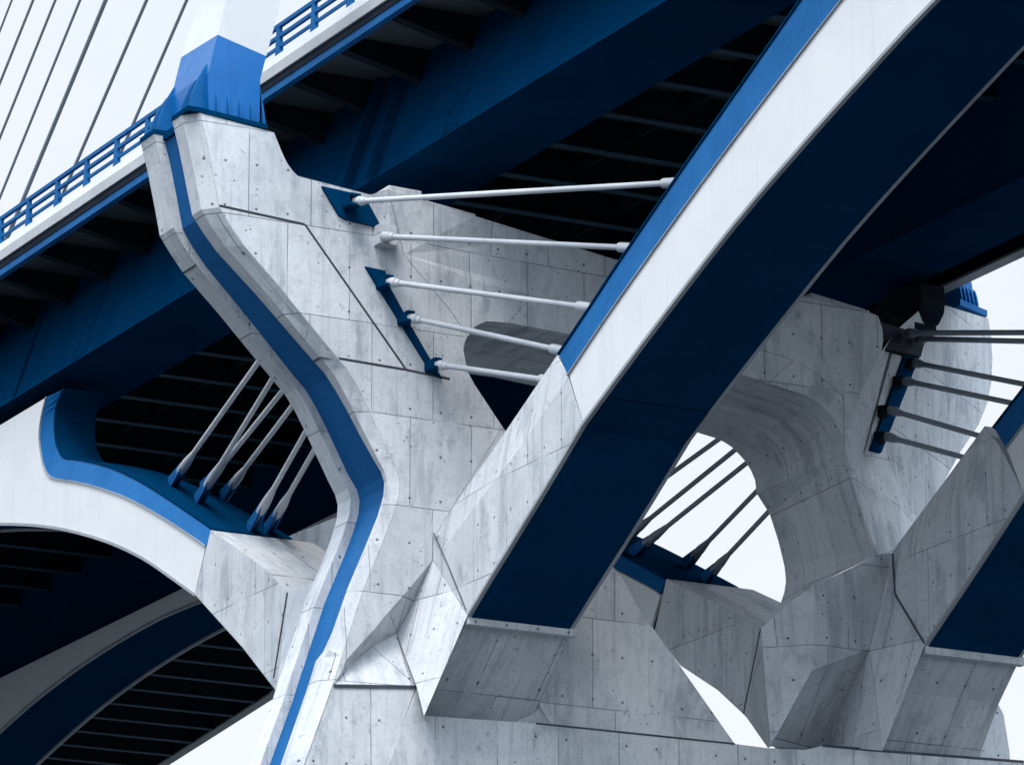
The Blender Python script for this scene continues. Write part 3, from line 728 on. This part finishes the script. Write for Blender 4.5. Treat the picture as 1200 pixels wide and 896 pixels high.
# far left rods in the portal opening
gf = 'dark tie rods in the portal opening'
FR = [((726,636),(865,524),'dark tie rod in the portal opening, foot hidden behind the big arch'),((741,649),(879,539),'dark tie rod in the portal opening, leftmost whose whole foot shows'),
      ((803,662),(891,571),'dark tie rod in the portal opening, second from the leg on the right'),((826,679),(899,601),'dark tie rod in the portal opening, closest to the far leg'),((700,617),(847,511),'uppermost dark tie rod in the portal opening, cut off by the big arch')]
fb_ = fmap(B8, -.6); fb_ = [(fb_[0][0]+6, fb_[0][1]-4.5)] + fb_
for a, b, t in FR:
    p = hit(a[0], a[1], fb_, 20.6)
    if p is None: p = P(*a, v=22.5); print('no hit far', a)
    e = (b[0]+(b[0]-a[0])*.25, b[1]+(b[1]-a[1])*.25)
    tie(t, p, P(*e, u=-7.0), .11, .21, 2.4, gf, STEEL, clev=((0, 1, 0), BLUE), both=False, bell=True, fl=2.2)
# far right rods
gq = 'dark tie rods from far leg to the right hand arch'
QE = [(1235,389.5),(1235,400.5),(1205,451),(1190,473),(1160,514),(1142,539)]
qn = ['upper one of the two level dark rods at the right edge','lower one of the two level dark rods at the right edge','dark tie rod right below the level pair, from the far leg','dark tie rod third from the bottom on the far leg','dark tie rod second from the bottom on the far leg','lowest dark tie rod on the far leg, just above the springing']
for l, e, t in zip(QL, QE, qn):
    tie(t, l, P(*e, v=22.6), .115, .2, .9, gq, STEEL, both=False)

# ================================================================== GROUND, SKY, LIGHT
g = M1(); g.poly([V3(-4000, -4000, 0), V3(4000, -4000, 0), V3(4000, 4000, 0), V3(-4000, 4000, 0)])
go = g.build('ground', GROUND); go['kind'] = 'structure'

hm = M1(); rings = []  # unseen ring of hills, added to block low sky light from the undersides
for j, (rr, hh) in enumerate(((620, 0), (800, .55), (980, .9), (1150, 1.0), (1500, .8), (2200, -.02))):
    ring = []
    for i in range(120):
        a = 2*math.pi*i/120
        top_ = 128+22*math.sin(3*a+.6)+12*math.sin(7*a+2.1)+7*math.sin(17*a+j)+random.uniform(-4, 4)
        if hh <= 0: z = -3
        else: z = top_*hh
        r_ = rr+30*math.sin(5*a+j)
        ring.append(V3(60+r_*math.cos(a), -20+r_*math.sin(a), z))
    rings.append(ring)
ids = [hm.add(r_) for r_ in rings]
for A, B in zip(ids, ids[1:]):
    for i in range(120): q = (i+1) % 120; hm.f.append([A[i], A[q], B[q], B[i]])
ho = hm.build('light_block_hills', GROUND, None, True); ho['kind'] = 'structure'

SUN_DIR = Vector((.72, -.69, 0)).normalized(); EL = math.radians(58)   # horizontal direction towards the sun
w = bpy.data.worlds.new('World'); S.world = w; w.use_nodes = True
t = w.node_tree; t.nodes.clear(); k = N(t)
out = k.new('ShaderNodeOutputWorld'); bg = k.new('ShaderNodeBackground')
sky = k.new('ShaderNodeTexSky', sky_type='NISHITA', sun_disc=False); sky.sun_elevation = EL
sky.sun_rotation = math.atan2(SUN_DIR.x, SUN_DIR.y)
sky.air_density = 1.0; sky.dust_density = 2.0
tc = k.new('ShaderNodeTexCoord'); sx = k.new('ShaderNodeSeparateXYZ'); k.put(sx.inputs[0], tc.outputs['Generated'])
cl = k.noise(tc.outputs['Generated'], 3.2, 7, .55, .3)
# overcast: a bright cloud sheet, brighter overhead, over the Nishita sky
cloud = k.mix(k.ramp(cl, .3, .7), (3.62, 4.10, 4.50), (4.38, 4.50, 4.60))
grad = k.ramp(sx.outputs[2], .32, .95, 1.0, 3.6)
# the sheet is bluer overhead and brighter on the side where the sun stands
cloud = k.mix(k.ramp(sx.outputs[2], .25, .7), cloud, (3.55, 4.1, 4.75))
dp = k.new('ShaderNodeVectorMath', operation='DOT_PRODUCT'); k.put(dp.inputs[0], tc.outputs['Generated']); dp.inputs[1].default_value = (.97, -.24, 0)
cloud = k.mix(k.ramp(dp.outputs['Value'], -.1, .7), cloud, (3.7, 4.2, 4.75))
glow = k.ramp(dp.outputs['Value'], -.2, 1.0, 1.0, 2.6)
grad = k.math('MULTIPLY', grad, glow)
cm = k.new('ShaderNodeVectorMath', operation='SCALE'); k.put(cm.inputs[0], cloud); k.put(cm.inputs[3], grad)
mixed = k.mix(.94, sky.outputs[0], cm.outputs[0])
k.put(bg.inputs[0], mixed); bg.inputs[1].default_value = .10
t.links.new(bg.outputs[0], out.inputs[0])
sd = bpy.data.lights.new('Sun', 'SUN'); sd.energy = 1.4; sd.angle = math.radians(20); sd.color = (1, .91, .79)
so = bpy.data.objects.new('Sun', sd); COL.objects.link(so)
tosun = SUN_DIR*math.cos(EL)+Vector((0, 0, math.sin(EL)))
so.rotation_euler = (-tosun).to_track_quat('-Z', 'Y').to_euler(); so.location = tosun*300

cam = bpy.data.cameras.new('Camera'); co = bpy.data.objects.new('Camera', cam); COL.objects.link(co)
cam.sensor_width = 36; cam.lens = F/1200*36; cam.clip_end = 20000; cam.clip_start = 1
co.matrix_world = Matrix((( RIGHT.x, UP.x, -FWD.x, CAM.x), (RIGHT.y, UP.y, -FWD.y, CAM.y), (RIGHT.z, UP.z, -FWD.z, CAM.z), (0, 0, 0, 1)))
S.camera = co
S.view_settings.view_transform = 'Standard'; S.view_settings.look = 'None'
S.view_settings.exposure = 1.12; S.view_settings.gamma = 1; S.view_settings.use_curve_mapping = False
S.cycles.max_bounces = 8; S.cycles.diffuse_bounces = 5
for o in bpy.data.objects:
    if '_o' in o: del o['_o']
